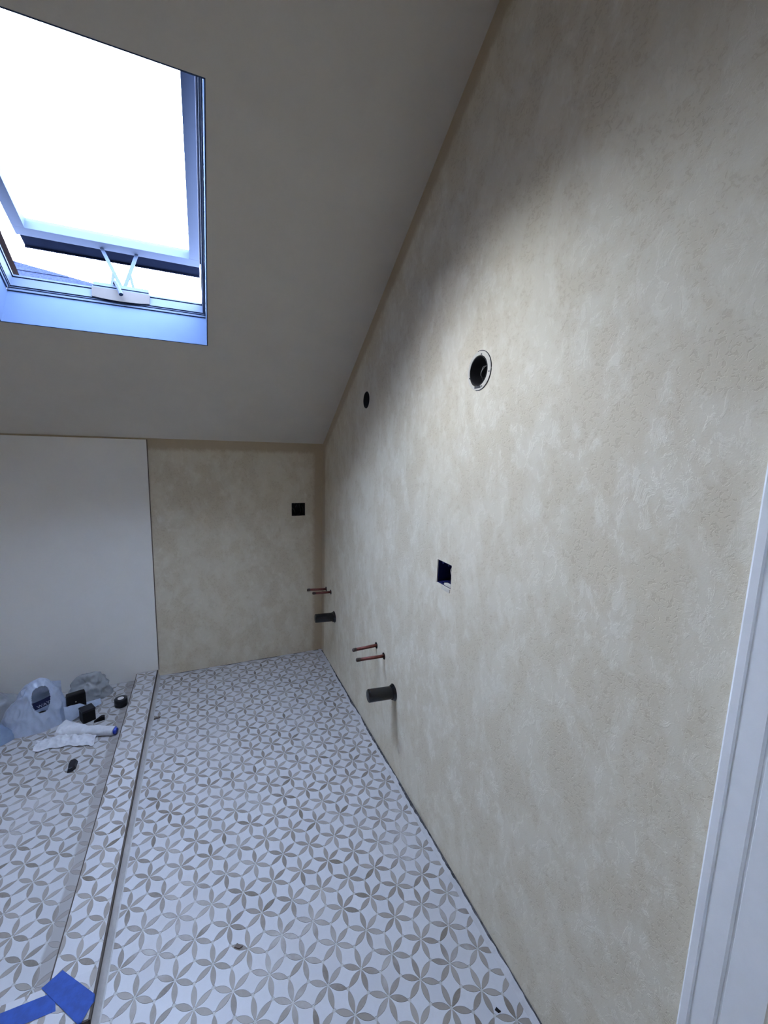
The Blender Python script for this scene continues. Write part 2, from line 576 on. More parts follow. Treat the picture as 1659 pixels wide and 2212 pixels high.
# sash, turned outwards about its top edge; local (x, s down from hinge, d outward)
TH = math.radians(11.8)
HV, HW = 1.842, WT + 0.004
ct, st = math.cos(TH), math.sin(TH)
SF = LF @ Matrix(((1, 0, 0, 0), (0, -ct, st, HV), (0, st, ct, HW), (0, 0, 0, 1)))
AX0, AX1, AL = -1.542, -0.792, 0.985
ST = 0.045
def sash_bar(name, a, b):
    return lb(name, [(a, b)], M['vinyl'], win, SF, 0.0015)
sash_bar('sash_bar', (AX0, AL - ST, 0), (AX1, AL, 0.055))
sash_bar('sash_bar', (AX0, 0, 0), (AX1, ST, 0.055))
sash_bar('sash_bar', (AX0, ST, 0), (AX0 + ST, AL - ST, 0.055))
sash_bar('sash_bar', (AX1 - ST, ST, 0), (AX1, AL - ST, 0.055))
lb('pane', [((AX0 + ST - .004, ST - .004, 0.036), (AX1 - ST + .004, AL - ST + .004, 0.042))], M['glass'], win, SF)
lb('sash_gasket', [((AX0 - .003, AL + .0002, 0.010), (AX1 + .003, AL + 0.003, 0.018)), ((AX1 + .0002, 0.0, 0.010), (AX1 + 0.003, AL, 0.016)),
                   ((AX0 - .003, 0, 0.010), (AX0 - .0002, AL, 0.016))], M['gasket'], win, SF)
lb('sash_lip', [((AX0 - .004, AL + .0002, 0.020), (AX1 + .004, AL + 0.010, 0.027))], M['vinyl'], win, SF)
lb('sash_cladding', [((AX0 + .004, AL + .011, 0.024), (AX1 + .002, AL + 0.088, 0.028)), ((AX0 + .004, AL + .084, 0.014), (AX1 + .002, AL + 0.089, 0.024)),
                     ((AX0 - .01, -0.02, 0.056), (AX0 + ST - .01, AL + .03, 0.062)), ((AX1 - ST + .01, -0.02, 0.056), (AX1 + .01, AL + .03, 0.062)),
                     ((AX0 - .01, AL - ST + .01, 0.0565), (AX1 + .01, AL + .04, 0.0625))], M['flash'], win, SF)
# opener: cover, plate, two arms with links, crank
def arm(name, pts, w, tk, mat, parent=win):
    bm = bmesh.new()
    tube(bm, pts, w, 8)
    bmesh.ops.transform(bm, matrix=LF, verts=bm.verts)
    return obj(name, bm, mat, parent)
bm = bmesh.new()
N = 14
X0c, X1c = -1.252, -1.018
lo, hi = [], []
for i in range(N + 1):
    u = i / N
    x = X0c + (X1c - X0c) * u
    bul = 0.010 * (1 - (2 * u - 1) ** 2)
    lo.append((x, WV0 + 0.004, SW + 0.022 - bul))
    hi.append((x, WV0 + 0.017, WT - 0.014))
A = [bm.verts.new(p) for p in lo]; B = [bm.verts.new(p) for p in hi]
A2 = [bm.verts.new((p[0], WV0 + .0005, SW + 0.024)) for p in lo]; B2 = [bm.verts.new((p[0], WV0 + .0005, WT - 0.014)) for p in hi]
for i in range(N):
    bm.faces.new((A[i], A[i + 1], B[i + 1], B[i]))
    bm.faces.new((A2[i], A2[i + 1], A[i + 1], A[i]))
    bm.faces.new((B[i], B[i + 1], B2[i + 1], B2[i]))
bm.faces.new((A[0], B[0], B2[0], A2[0])); bm.faces.new((A[N], A2[N], B2[N], B[N]))
bmesh.ops.recalc_face_normals(bm, faces=bm.faces)
bmesh.ops.transform(bm, matrix=LF, verts=bm.verts)
cover = obj('opener_cover', bm, M['beige'], win)
cover['label'] = 'taupe curved opener cover'
lb('opener_plate', [((X0c + .004, WV0 - .012, WT + 0.0005), (X1c - .004, WV0 + .016, WT + 0.022)), ((X0c, WV0 + .0005, WT - 0.0135), (X1c, WV0 + .012, WT - 0.0005))], M['vinyl'], win, LF, 0.0015)
sv, sw = HV - (AL - 0.004) * ct, HW + (AL - 0.004) * st
def flat_arm(name, p, q, w, tk, parent=win):
    p, q = Vector(p), Vector(q)
    d = (q - p).normalized()
    e = d.cross(Vector((0, 1, 0))).normalized()
    n = d.cross(e).normalized()
    bm = bmesh.new()
    vs = []
    for a in (p, p + d * 0.004, q - d * 0.004, q):
        ww = w * (0.7 if a in (p, q) else 1)
        vs.append([bm.verts.new(a + e * s1 * ww + n * s2 * tk) for s1, s2 in ((-1, -1), (1, -1), (1, 1), (-1, 1))])
    for P, Q in zip(vs, vs[1:]):
        for k in range(4):
            bm.faces.new((P[k], P[(k + 1) % 4], Q[(k + 1) % 4], Q[k]))
    bm.faces.new(vs[0][::-1]); bm.faces.new(vs[-1])
    bmesh.ops.recalc_face_normals(bm, faces=bm.faces)
    bmesh.ops.transform(bm, matrix=LF, verts=bm.verts)
    return obj(name, bm, M['vinyl'], parent)
base_v, base_w = WV0 + 0.008, WT + 0.018
a1t, a1b = Vector((-1.218, sv + .004, sw + .002)), Vector((-1.137, base_v, base_w))
a2t, a2b = Vector((-1.072, sv + .004, sw + .002)), Vector((-1.124, base_v, base_w))
flat_arm('opener_arm', a1t, a1b, 0.0075, 0.003)
flat_arm('opener_arm', a2t, a2b, 0.0075, 0.003)
flat_arm('opener_link', a1t.lerp(a1b, 0.62), (-1.176, base_v, base_w), 0.006, 0.003)
flat_arm('opener_link', a2t.lerp(a2b, 0.58), (-1.086, base_v, base_w), 0.006, 0.003)
crank = arm('crank_handle', [(-1.163, WV0 + .02, WT + 0.020), (-1.160, WV0 + .032, WT + 0.020), (-1.152, WV0 + .038, WT + 0.006), (-1.140, WV0 + .038, WT - 0.030), (-1.131, WV0 + .036, WT - 0.062)],
            [0.007, 0.0085, 0.0085, 0.0085, 0.0095], 0, M['vinyl'])

# ---- roof of the house beyond, seen through the open gap
nb = thing('neighbor_roof', 'grey shingled hip roof seen through the open skylight gap', 'roof', (-5.2, 7.5, 2.6))
P1, P2 = CAM + Vector((-0.2616, 0.9244, 0.2777)) * 12, CAM + Vector((-0.2044, 0.9418, 0.2670)) * 12
edge = (P2 - P1)
ridge = P1 - edge * 1.4
nrow = 15
for i in range(nrow):
    bm = bmesh.new()
    z_top = ridge.z - i * 0.16
    z_bot = z_top - 0.18
    yt = ridge.y - (ridge.z - z_top) * 0.8
    yb = ridge.y - (ridge.z - z_bot) * 0.8
    def xr(z):
        return ridge.x + (ridge.z - z) / -edge.z * edge.x
    prism(bm, [(ridge.x - 5, yt, z_top), (xr(z_top) + .001, yt, z_top), (xr(z_bot), yb - 0.02, z_bot), (ridge.x - 5, yb - 0.02, z_bot)], (0, 0.03, 0.03))
    put(obj('shingle_course', bm, M['shingle']), nb)
bm = bmesh.new()
z_e = ridge.z - nrow * 0.16
box(bm, (ridge.x - 5, ridge.y - (ridge.z - z_e) * 0.8 + .25, -3), (ridge.x + 3, ridge.y + 2, z_e))
put(obj('house_wall', bm, M['siding']), nb)
# ---- door, casing
bm = bmesh.new()
prof = [(0, 0), (-0.016, 0), (-0.018, -0.003), (-0.018, -0.0145), (-0.0135, -0.0165), (-0.0135, -0.0195), (-0.020, -0.022), (-0.020, -0.053),
        (-0.0155, -0.056), (-0.0155, -0.060), (-0.0225, -0.063), (-0.0225, -0.1145), (-0.020, -0.117), (0, -0.117)]
prism(bm, [(x - .0003, CASE_Y + y, 0.0) for x, y in prof], (0, 0, DOOR_Z + 0.117))
structure(obj('trim_1', bm, M['trim']))
bm = bmesh.new()
prism(bm, [(x - .0003, DOOR_Y0 - 0.001, DOOR_Z + 0.117 + y) for x, y in prof], (0, DOOR_Y1 - DOOR_Y0 + .002, 0))
structure(obj('trim_2', bm, M['trim']))
bm = bmesh.new()
prism(bm, [(x - .0003, DOOR_Y1 - 0.1175 - y, 0.0) for x, y in prof], (0, 0, DOOR_Z + 0.117))
structure(obj('trim_3', bm, M['trim']))
bm = bmesh.new()
box(bm, (0.005, DOOR_Y0 - .018, 0), (0.149, DOOR_Y0 - .0005, DOOR_Z))
box(bm, (0.005, DOOR_Y1 + .0005, 0), (0.149, DOOR_Y1 + .018, DOOR_Z))
box(bm, (0.005, DOOR_Y1 + .018, DOOR_Z - .018), (0.149, DOOR_Y0 - .018, DOOR_Z - .0005))
structure(obj('trim_4', bm, M['trim']))
bm = bmesh.new()
box(bm, (0.06, DOOR_Y1 + .021, 0.006), (0.1, DOOR_Y0 - .021, DOOR_Z - .021))
for z0, z1 in ((0.2, 0.9), (1.05, 1.85)):
    for y0, y1 in ((-3.49, -3.22), (-3.14, -2.87)):
        box(bm, (0.054, y0, z0), (0.0605, y1, z1))
door = structure(obj('door_1', bm, M['trim']))
bm = bmesh.new()
lathe(bm, [(0.0, 0.0), (0.02, 0.0), (0.026, 0.012), (0.024, 0.03), (0.01, 0.036), (0.01, 0.052), (0.03, 0.054), (0.03, 0.06)], (0.0, -3.50, 0.95), 'x', 20)
obj('door_knob', bm, M['metal'], door, True)

# ================================================================== MOSAIC FLOORS
def clip(poly, axis, val, keep_less):
    out = []
    n = len(poly)
    for i in range(n):
        a, b = poly[i], poly[(i + 1) % n]
        ia = (a[axis] <= val) if keep_less else (a[axis] >= val)
        ib = (b[axis] <= val) if keep_less else (b[axis] >= val)
        if ia:
            out.append(a)
        if ia != ib:
            t = (val - a[axis]) / (b[axis] - a[axis])
            out.append((a[0] + (b[0] - a[0]) * t, a[1] + (b[1] - a[1]) * t))
    return out

def clip_rect(poly, R):
    for axis, val, less in ((0, R[0], False), (0, R[1], True), (1, R[2], False), (1, R[3], True)):
        if len(poly) < 3:
            return []
        poly = clip(poly, axis, val, less)
    return poly if len(poly) >= 3 else []

def area(p):
    return 0.5 * sum(p[i][0] * p[(i + 1) % len(p)][1] - p[(i + 1) % len(p)][0] * p[i][1] for i in range(len(p)))

def to_px(x, y, z):
    d = Vector((x, y, z)) - CAM
    zz = d.dot(_f)
    if zz < 0.05:
        return None
    return IMG_W / 2 + FOC * d.dot(C_R) / zz, IMG_H / 2 - FOC * d.dot(C_U) / zz

def shown(poly, z):
    """area in the photograph, 0 outside the frame"""
    q = [to_px(x, y, z) for x, y in poly]
    if any(p is None for p in q):
        return 0.0
    cx, cy = sum(p[0] for p in q) / len(q), sum(p[1] for p in q) / len(q)
    if not (-8 < cx < IMG_W + 8 and -8 < cy < IMG_H + 8):
        return 0.0
    return abs(area(q))

HWID, GAP, END = 0.0079, 0.0007, 0.055
def side_pts(a, b, inward):
    """edge of a white tile along the petal lying on a-b"""
    dx, dy = b[0] - a[0], b[1] - a[1]
    L = math.hypot(dx, dy)
    nx, ny = -dy / L * inward, dx / L * inward
    out = []
    for t in (0.10, 0.26, 0.42, 0.58, 0.74, 0.90):
        w = HWID * math.sin(math.pi * min(1, max(0, (t - END) / (1 - 2 * END)))) ** 0.85 + GAP
        out.append((a[0] + dx * t + nx * w, a[1] + dy * t + ny * w))
    return out

def petal_poly(a, b):
    dx, dy = b[0] - a[0], b[1] - a[1]
    L = math.hypot(dx, dy)
    nx, ny = -dy / L, dx / L
    ts = (0.18, 0.34, 0.5, 0.66, 0.82)
    up, dn = [], []
    for t in ts:
        w = HWID * math.sin(math.pi * (t - END) / (1 - 2 * END)) ** 0.85
        up.append((a[0] + dx * t - nx * w, a[1] + dy * t - ny * w))
        dn.append((a[0] + dx * t + nx * w, a[1] + dy * t + ny * w))
    return [(a[0] + dx * END, a[1] + dy * END)] + up + [(b[0] - dx * END, b[1] - dy * END)] + dn[::-1]

def mosaic(c0, hx, hy, rects):
    tiles, petals = [], []
    bx0, bx1 = min(r[0] for r in rects) - .2, max(r[1] for r in rects) + .2
    by0, by1 = min(r[2] for r in rects) - .2, max(r[3] for r in rects) + .2
    k0, k1 = int((bx0 - c0[0]) / hx), int((bx1 - c0[0]) / hx)
    m0, m1 = int((by0 - c0[1]) / hy), int((by1 - c0[1]) / hy)
    P = lambda k, m: (c0[0] + k * hx, c0[1] + m * hy)
    nbr = [(2, 0), (1, 1), (-1, 1), (-2, 0), (-1, -1), (1, -1)]
    def tri(k, m, i):
        a, b, c = P(k, m), P(k + nbr[i][0], m + nbr[i][1]), P(k + nbr[(i + 1) % 6][0], m + nbr[(i + 1) % 6][1])
        return ((a[0] + b[0] + c[0]) / 3, (a[1] + b[1] + c[1]) / 3)
    for k in range(k0, k1 + 1):
        for m in range(m0, m1 + 1):
            if (k + m) % 2:
                continue
            c = P(k, m)
            for i in range(6):
                pp = petal_poly(c, tri(k, m, i))
                for R in rects:
                    q = clip_rect(pp, R)
                    if q and abs(area(q)) > 4e-5:
                        petals.append(q)
            for i in range(3):
                n_ = P(k + nbr[i][0], m + nbr[i][1])
                ta, tb = tri(k, m, (i - 1) % 6), tri(k, m, i)
                pp = side_pts(c, ta, 1) + side_pts(ta, n_, 1) + side_pts(n_, tb, 1) + side_pts(tb, c, 1)
                if area(pp) < 0:
                    pp = pp[::-1]
                for R in rects:
                    q = clip_rect(pp, R)
                    if q and abs(area(q)) > 6e-5:
                        tiles.append(q)
    return tiles, petals

def piece_mesh(name, polys, shades, z0, z1, mat):
    vs, fs, sh = [], [], []
    for poly, s in zip(polys, shades):
        if area(poly) < 0:
            poly = poly[::-1]
        b = len(vs)
        n = len(poly)
        zt = z1 + rnd.uniform(-0.0002, 0.0002)
        vs += [(x, y, z0) for x, y in poly] + [(x, y, zt) for x, y in poly]
        fs.append(tuple(range(b + n, b + 2 * n)))
        for i in range(n):
            j = (i + 1) % n
            fs.append((b + i, b + j, b + n + j, b + n + i))
        sh += [s] * (2 * n)
    me = bpy.data.meshes.new(name)
    me.from_pydata(vs, [], fs)
    a = me.attributes.new('shade', 'FLOAT', 'POINT')
    a.data.foreach_set('value', sh)
    me.materials.append(mat)
    return me

def lay(parent, tiles, petals, z0, z1, mt, mp, limit=300):
    # flowers keep a common tone with odd single petals, like a cut sheet
    def tone(poly, white):
        cx = sum(p[0] for p in poly) / len(poly); cy = sum(p[1] for p in poly) / len(poly)
        b = noise.noise(Vector((cx * 7, cy * 7, 3 if white else 9))) * 0.5 + 0.5
        v = 0.55 * b + 0.45 * rnd.random()
        if white and rnd.random() < 0.06:
            v = -0.6
        if not white and rnd.random() < 0.12:
            v -= 0.35
        return v
    for polys, nm, mat, white in ((tiles, 'mosaic_tile', mt, True), (petals, 'petal_tile', mp, False)):
        order = sorted(polys, key=lambda q: -shown(q, z1))
        own, rest = order[:limit], order[limit:]
        own, extra = [q for q in own if shown(q, z1) > 40], [q for q in own if shown(q, z1) <= 40]
        rest = rest + extra
        for q in own:
            link(bpy.data.objects.new(nm, piece_mesh(nm, [q], [tone(q, white)], z0, z1, mat)), parent)
        if rest:
            o = link(bpy.data.objects.new('tile_field' if white else 'petal_field', piece_mesh('field', rest, [tone(q, white) for q in rest], z0, z1, mat)), parent)
            o['kind'] = 'stuff'

GR = -0.0011   # grout level, tiles at 0
# --- main floor
bm = bmesh.new()
box(bm, (CURB_R + .0005, -3.3, -0.05), (-0.02, -0.02, GR))
box(bm, (XL, -3.3, -0.05), (CURB_R + .0005, CURB_FO - .0005, GR))
box(bm, (XL, YB, -0.05), (0.0, -3.3, GR))
floor = structure(obj('floor', bm, M['grout']))
tl, pt = mosaic((-1.0345, -1.1206), 0.05125, 0.0905, [(-1.111, -0.027, -3.25, -0.022), (-2.40, -1.111, -3.25, -1.905)])
lay(floor, tl, pt, GR, 0.0, M['tile'], M['petal'])
# ragged grout margin against the wall and a dark open joint beyond it
bm = bmesh.new()
prev = None
y = -0.001
rows = []
while y > -3.3:
    e = -0.0085 - 0.009 * noise.noise(Vector((0, y * 6, 0.3))) - 0.005 * noise.noise(Vector((0, y * 43, 1.3)))
    if y > -2.62:
        pass
    else:
        e = -0.004
    e = max(-0.017, min(-0.0012, e))
    rows.append((e, y))
    y -= 0.012
for (e0, y0), (e1, y1) in zip(rows, rows[1:]):
    v = [bm.verts.new(p) for p in ((-0.0265, y0, -0.0002), (e0, y0, 0.0004), (e1, y1, 0.0004), (-0.0265, y1, -0.0002), (e0, y0, -0.0015), (e1, y1, -0.0015))]
    bm.faces.new((v[0], v[3], v[2], v[1])); bm.faces.new((v[1], v[2], v[5], v[4]))
obj('grout_margin', bm, M['margin'], floor)
bm = bmesh.new()
x = -0.001
rows = []
while x > CURB_R:
    e = -0.010 - 0.006 * noise.noise(Vector((x * 11, 0, 5.3))) - 0.003 * noise.noise(Vector((x * 50, 0, 1.3)))
    if noise.noise(Vector((x * 6, 2, 0))) > 0.12:
        e = -0.001
    rows.append((x, e))
    x -= 0.012
for (x0, e0), (x1, e1) in zip(rows, rows[1:]):
    v = [bm.verts.new(p) for p in ((x0, -0.0215, -0.0002), (x0, e0, 0.0004), (x1, e1, 0.0004), (x1, -0.0215, -0.0002), (x0, e0, -0.0015), (x1, e1, -0.0015))]
    bm.faces.new((v[0], v[1], v[2], v[3])); bm.faces.new((v[1], v[4], v[5], v[2]))
obj('grout_margin', bm, M['margin'], floor)
bm = bmesh.new()
box(bm, (-0.0195, -3.3, -0.0505), (-0.0004, -0.0004, -0.0012))
box(bm, (CURB_R + .016, -0.0195, -0.0505), (-0.0195, -0.0004, -0.0012))
obj('open_joint', bm, M['sub'], floor)
# --- shower floor
bm = bmesh.new()
box(bm, (XL, CURB_F + .0005, -0.05), (CURB_L - .0005, 0.0, GR))
sfloor = structure(obj('shower_floor', bm, M['grout']))
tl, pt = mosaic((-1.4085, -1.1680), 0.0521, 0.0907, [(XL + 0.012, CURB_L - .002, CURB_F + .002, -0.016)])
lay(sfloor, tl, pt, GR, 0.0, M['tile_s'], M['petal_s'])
# --- raised curb, an L of mosaic-topped wall
CT = CURB_H
bm = bmesh.new()
prism(bm, [(CURB_R - .004, -0.0005, -0.05), (CURB_R - .004, CURB_FO + .004, -0.05), (XL, CURB_FO + .004, -0.05), (XL, CURB_F, -0.05), (CURB_L, CURB_F, -0.05), (CURB_L, -0.0005, -0.05)], (0, 0, 0.05 + CT - 0.0011))
curb = structure(obj('curb', bm, M['grout']))
tl, pt = mosaic((-1.1930, -1.1641), 0.0512, 0.0926, [(CURB_L + .0030, CURB_R - .0045, CURB_F, -0.018), (-1.8, CURB_R - .0045, CURB_FO + .0045, CURB_F)])
lay(curb, tl, pt, CT - 0.0011, CT, M['tile'], M['petal'])
# thinset-smeared faces with a dark strip under the tile edge
bm = bmesh.new()
ys = [-0.001 - i * 0.03 for i in range(63)] + [CURB_FO]
vals = [[bm.verts.new((CURB_R - .0035 + 0.0025 * z / CT * 0 + (0.0165 * (1 - z / CT) ** 1.6 + 0.0012 * noise.noise(Vector((0, y * 14, z * 60)))) * (1 if z < CT * 0.8 else 0.35), y, z)) for z in (-0.002, 0.004, 0.010, 0.018, 0.028, 0.040)] for y in ys]
for A, B in zip(vals, vals[1:]):
    for k in range(5):
        bm.faces.new((A[k], A[k + 1], B[k + 1], B[k]))
bmesh.ops.recalc_face_normals(bm, faces=bm.faces)
obj('thinset_face', bm, M['smear'], curb)
bm = bmesh.new()
box(bm, (CURB_R - .004, CURB_FO, 0.033), (CURB_R + .0012, -0.001, CT - 0.0008))
box(bm, (XL, CURB_FO, 0.036), (CURB_R - .0045, CURB_FO + .004, CT - 0.002))
obj('edge_strip', bm, M['strip'], curb)
bm = bmesh.new()
box(bm, (CURB_L - .0012, CURB_F, 0.0), (CURB_L - .0001, -0.02, CT - 0.0005))
box(bm, (CURB_L - .0001, CURB_F, CT - 0.003), (CURB_L + .0024, -0.02, CT - 0.0003))
obj('edge_strip', bm, M['strip'], curb)

# ---- white board lining the shower end
PX = -1.124
bm = bmesh.new()
box(bm, (XL + .002, -0.012, CT + 0.0005), (PX, -0.0005, H - 0.0095))
box(bm, (XL + .002, -0.012, 0.0005), (CURB_L - .002, -0.0005, CT + .0005))
wp = tag(obj('wall_panel', bm, M['board']), 'tall smooth white wall board beside the beige plaster end wall', 'panel')
bm = bmesh.new()
box(bm, (PX + .0002, -0.010, CT + 0.0005), (PX + .0045, -0.0006, H - 0.008))
e_ = obj('board_edge', bm, M['edge'], wp)  # narrow dark strip down the right edge of the board
e_['label'] = 'dark strip along the board edge'

# ================================================================== WALL FITTINGS
# ---- round boxes for wall lamps
def wire_curve(pts, r, n=7):
    bm = bmesh.new()
    P = [Vector(p) for p in pts]
    out = []
    for i in range(len(P) - 1):
        a, b, c_, d = P[max(i - 1, 0)], P[i], P[i + 1], P[min(i + 2, len(P) - 1)]
        for s in range(6):
            t = s / 6
            out.append(0.5 * ((2 * b) + (-a + c_) * t + (2 * a - 5 * b + 4 * c_ - d) * t * t + (-a + 3 * b - 3 * c_ + d) * t ** 3))
    out.append(P[-1])
    tube(bm, out, r, n)
    return bm
y, z, r = SCONCE[0]
sb = thing('lamp_box', 'large round black wall box with painted flange ring and loose wires', 'electrical box', (0, y, z))
bm = bmesh.new()
lathe(bm, [(0.0, 0.0745), (r - .002, 0.0745), (r - .002, -0.001), (r - .0045, -0.001), (r - .0045, 0.071), (0.0, 0.071)], (0, y, z), 'x', 40)
put(obj('box_body', bm, M['black'], None, True), sb)
# flange: plate with screw holes
bm = bmesh.new()
R_ = lathe(bm, [(r + .0002, -0.0003), (r + .0002, -0.0014), (0.0500, -0.0018), (0.0590, -0.0020), (0.0600, -0.0016), (0.0600, -0.0003)], (0, y - .004, z), 'x', 48)
for v_ in bm.verts:
    if (v_.co - Vector((0, y - .004, z))).length < r + .001:
        v_.co.y += .004
fl = put(obj('flange', bm, M['metal']), sb)
holes = [(0.050, 100), (0.053, 190), (0.051, 340), (0.053, 248)]
for rr, a in holes:
    ya, za = y - .004 + rr * math.cos(math.radians(a)), z + rr * math.sin(math.radians(a))
    bm = bmesh.new()
    lathe(bm, [(0.0, -0.0026), (0.0022, -0.0026), (0.0024, -0.0014)], (0, ya, za), 'x', 10)
    put(obj('screw_hole', bm, M['gasket']), sb)
bm = bmesh.new()
tube(bm, [(-0.0012, y - .004 + 0.0606 * math.cos(math.radians(a)), z + 0.0606 * math.sin(math.radians(a))) for a in range(80, 281, 8)], 0.0013, 8)
put(obj('flange_shadow_rim', bm, M['gasket']), sb)  # dark half arc stands in for the flange edge and its shadow gap
bm = bmesh.new()
box(bm, (-0.0024, y - .018, z - r - .006), (-0.0019, y + .014, z - r + .001))
put(obj('clamp_slot', bm, M['gasket']), sb)
for pts in ([(0.07, y + .012, z + .024), (0.03, y + .010, z + .02), (0.018, y + .006, z + .006), (0.02, y + .012, z - .012), (0.06, y + .02, z - .02)],
            [(0.07, y - .02, z + .03), (0.02, y - .018, z + .016), (0.014, y - .006, z + .008), (0.016, y + .008, z - .008), (0.03, y + .010, z - .028)],
            [(0.07, y - .034, z + .004), (0.024, y - .03, z - .002), (0.016, y - .018, z - .018), (0.02, y - .004, z - .030)],
            [(0.07, y - .036, z - .006), (0.02, y - .034, z - .012), (0.012, y - .022, z - .026), (0.03, y - .008, z - .034)]):
    put(obj('wire', wire_curve(pts, 0.0010), M['mid_wire'], None, True), sb)
y, z, r = SCONCE[1]
sb = thing('lamp_box', 'small plain round black wall box nearest the end wall', 'electrical box', (0, y, z))
bm = bmesh.new()
lathe(bm, [(0.0, 0.0745), (r - .001, 0.0745), (r - .001, -0.001), (r - .0035, -0.001), (r - .0035, 0.071), (0.0, 0.071)], (0, y, z), 'x', 36)
put(obj('box_body', bm, M['black'], None, True), sb)
put(obj('wire', wire_curve([(0.07, y, z + .03), (0.04, y + .01, z + .02), (0.03, y, z), (0.05, y - .01, z - .01)], 0.0014), M['wire'], None, True), sb)

# ---- square boxes
def gang_box(o, axis, a0, a1, z0, z1, mat, depth=0.072):
    """open five-sided box set into the wall"""
    bm = bmesh.new()
    def bx(p, q):
        if axis == 'x':
            box(bm, (p[0], p[1], p[2]), (q[0], q[1], q[2]))
        else:
            box(bm, (p[1], p[0], p[2]), (q[1], q[0], q[2]))
    e, t = 0.0008, 0.003
    d0 = 0.004
    bx((depth - t, a0 + e, z0 + e), (depth, a1 - e, z1 - e))
    bx((d0, a0 + e, z0 + e), (depth - t, a0 + e + t, z1 - e))
    bx((d0, a1 - e - t, z0 + e), (depth - t, a1 - e, z1 - e))
    bx((d0, a0 + e + t, z0 + e), (depth - t, a1 - e - t, z0 + e + t))
    bx((d0, a0 + e + t, z1 - e - t), (depth - t, a1 - e - t, z1 - e))
    for a in (a0 + 0.03, a1 - 0.03):
        for zz in (z0 + 0.003, z1 - 0.011):
            bx((0.006, a - 0.005, zz), (0.03, a + 0.005, zz + 0.008))
    return put(obj('box_body', bm, mat), o)
y0, y1, z0, z1 = BLUE
ob = thing('outlet_box', 'bright blue double switch box open in the side wall', 'electrical box', (0, (y0 + y1) / 2, z0))
gang_box(ob, 'x', y0, y1, z0, z1, M['blue_box'])
bm = bmesh.new()
box(bm, (-0.0022, y0 + .004, z0 - .014), (-0.0004, y1 - .04, z0 - .0005))
box(bm, (0.002, y0 + .004, z0 + .0045), (0.016, y1 - .05, z0 + .012))
put(obj('box_clip', bm, M['metal']), ob)
for pts in ([(0.065, y0 + .03, z1 - .02), (0.03, y0 + .024, z1 - .03), (0.012, y0 + .014, z1 - .05), (0.02, y0 + .012, z0 + .02), (0.05, y0 + .02, z0 + .012)],
            [(0.065, y0 + .045, z1 - .01), (0.02, y0 + .03, z1 - .02), (0.014, y0 + .02, z0 + .05), (0.03, y0 + .01, z0 + .016)],
            [(0.065, y0 + .06, z1 - .02), (0.03, y0 + .05, z0 + .06), (0.03, y0 + .03, z0 + .03)]):
    put(obj('wire', wire_curve(pts, 0.0015), M['wire'], None, True), ob)
x0, x1, z0, z1 = BB
ob = thing('outlet_box', 'black double switch box open in the end wall', 'electrical box', ((x0 + x1) / 2, 0, z0))
gang_box(ob, 'y', x0, x1, z0, z1, M['black'])
bm = bmesh.new()
prism(bm, [(x0 + .034, 0.03, z0 + .058), (x0 + .05, 0.03, z0 + .058), (x0 + .042, 0.03, z0 + .08)], (0, 0.012, 0))
put(obj('wire_nut', bm, M['black_soft']), ob)
for pts in ([(x1 - .03, 0.065, z1 - .02), (x1 - .034, 0.03, z1 - .03), (x1 - .03, 0.014, z0 + .03), (x1 - .04, 0.03, z0 + .012)],
            [(x1 - .012, 0.065, z1 - .03), (x1 - .014, 0.02, z1 - .04), (x1 - .012, 0.012, z0 + .035), (x1 - .016, 0.03, z0 + .015)],
            [(x0 + .02, 0.065, z0 + .05), (x0 + .024, 0.03, z0 + .04), (x0 + .03, 0.03, z0 + .02)]):
    put(obj('wire', wire_curve(pts, 0.0014), M['dark_wire'], None, True), ob)

# ---- copper stubs and drain stubs
stub_labels = ['capped copper stub, higher one above the near drain pipe', 'capped copper stub, lower one above the near drain pipe',
               'capped copper stub closest to the end wall corner', 'capped copper stub just above the far drain pipe']
for (y, z, x, z2), lab in zip(STUBS, stub_labels):
    o = thing('supply_stub', lab, 'pipe', (0, y, z), 'copper water stubs on the side wall')
    d = Vector((x, 0, z2 - z))
    p0 = Vector((0.04, y, z)) - Vector((0, 0, (z2 - z) * 0.04 / abs(x)))
    tip = Vector((x, y, z2))
    u = (tip - p0).normalized()
    bm = bmesh.new()
    tube(bm, [p0, tip - u * 0.022], 0.0082, 16)
    put(obj('pipe', bm, M['copper'], None, True), o)
    bm = bmesh.new()
    tube(bm, [tip - u * 0.0225, tip - u * 0.0215, tip - u * 0.006, tip - u * 0.002, tip], [0.0083, 0.0094, 0.0094, 0.008, 0.004], 16)
    put(obj('end_cap', bm, M['copper_cap'], None, True), o)
    bm = bmesh.new()
    lathe(bm, [(0.0125, 0.020), (0.0125, -0.0015), (0.0165, -0.0015), (0.0175, -0.0004), (0.0152, 0.02)], (0, y, z), 'x', 20)
    put(obj('wall_sleeve', bm, M['black'], None, True), o)
for (y, z, x, z2), lab in zip(DRAINS, ['black drain pipe stub nearest the camera on the plaster wall', 'black drain pipe stub beside the far end wall']):
    o = thing('drain_stub', lab, 'pipe', (0, y, z), 'black drain stubs on the side wall')
    tip = Vector((x, y, z2))
    p0 = Vector((0.045, y, z - (z2 - z) * 0.045 / abs(x)))
    u = (tip - p0).normalized()
    bm = bmesh.new()
    Rg = tube(bm, [p0, tip - u * 0.002, tip, tip + u * 0.0002, tip - u * 0.004, tip - u * 0.06], [0.030, 0.030, 0.0292, 0.0262, 0.0255, 0.0255], 32, False)
    bm.faces.new(Rg[-1])
    put(obj('pipe', bm, M['abs'], None, True), o)
    bm = bmesh.new()
    lathe(bm, [(0.0305, 0.02), (0.0308, -0.014), (0.0335, -0.014), (0.0345, -0.004), (0.0400, -0.0022), (0.0405, -0.0003), (0.036, 0.0002), (0.036, 0.02)], (0, y, z), 'x', 32)
    put(obj('wall_collar', bm, M['abs'], None, True), o)

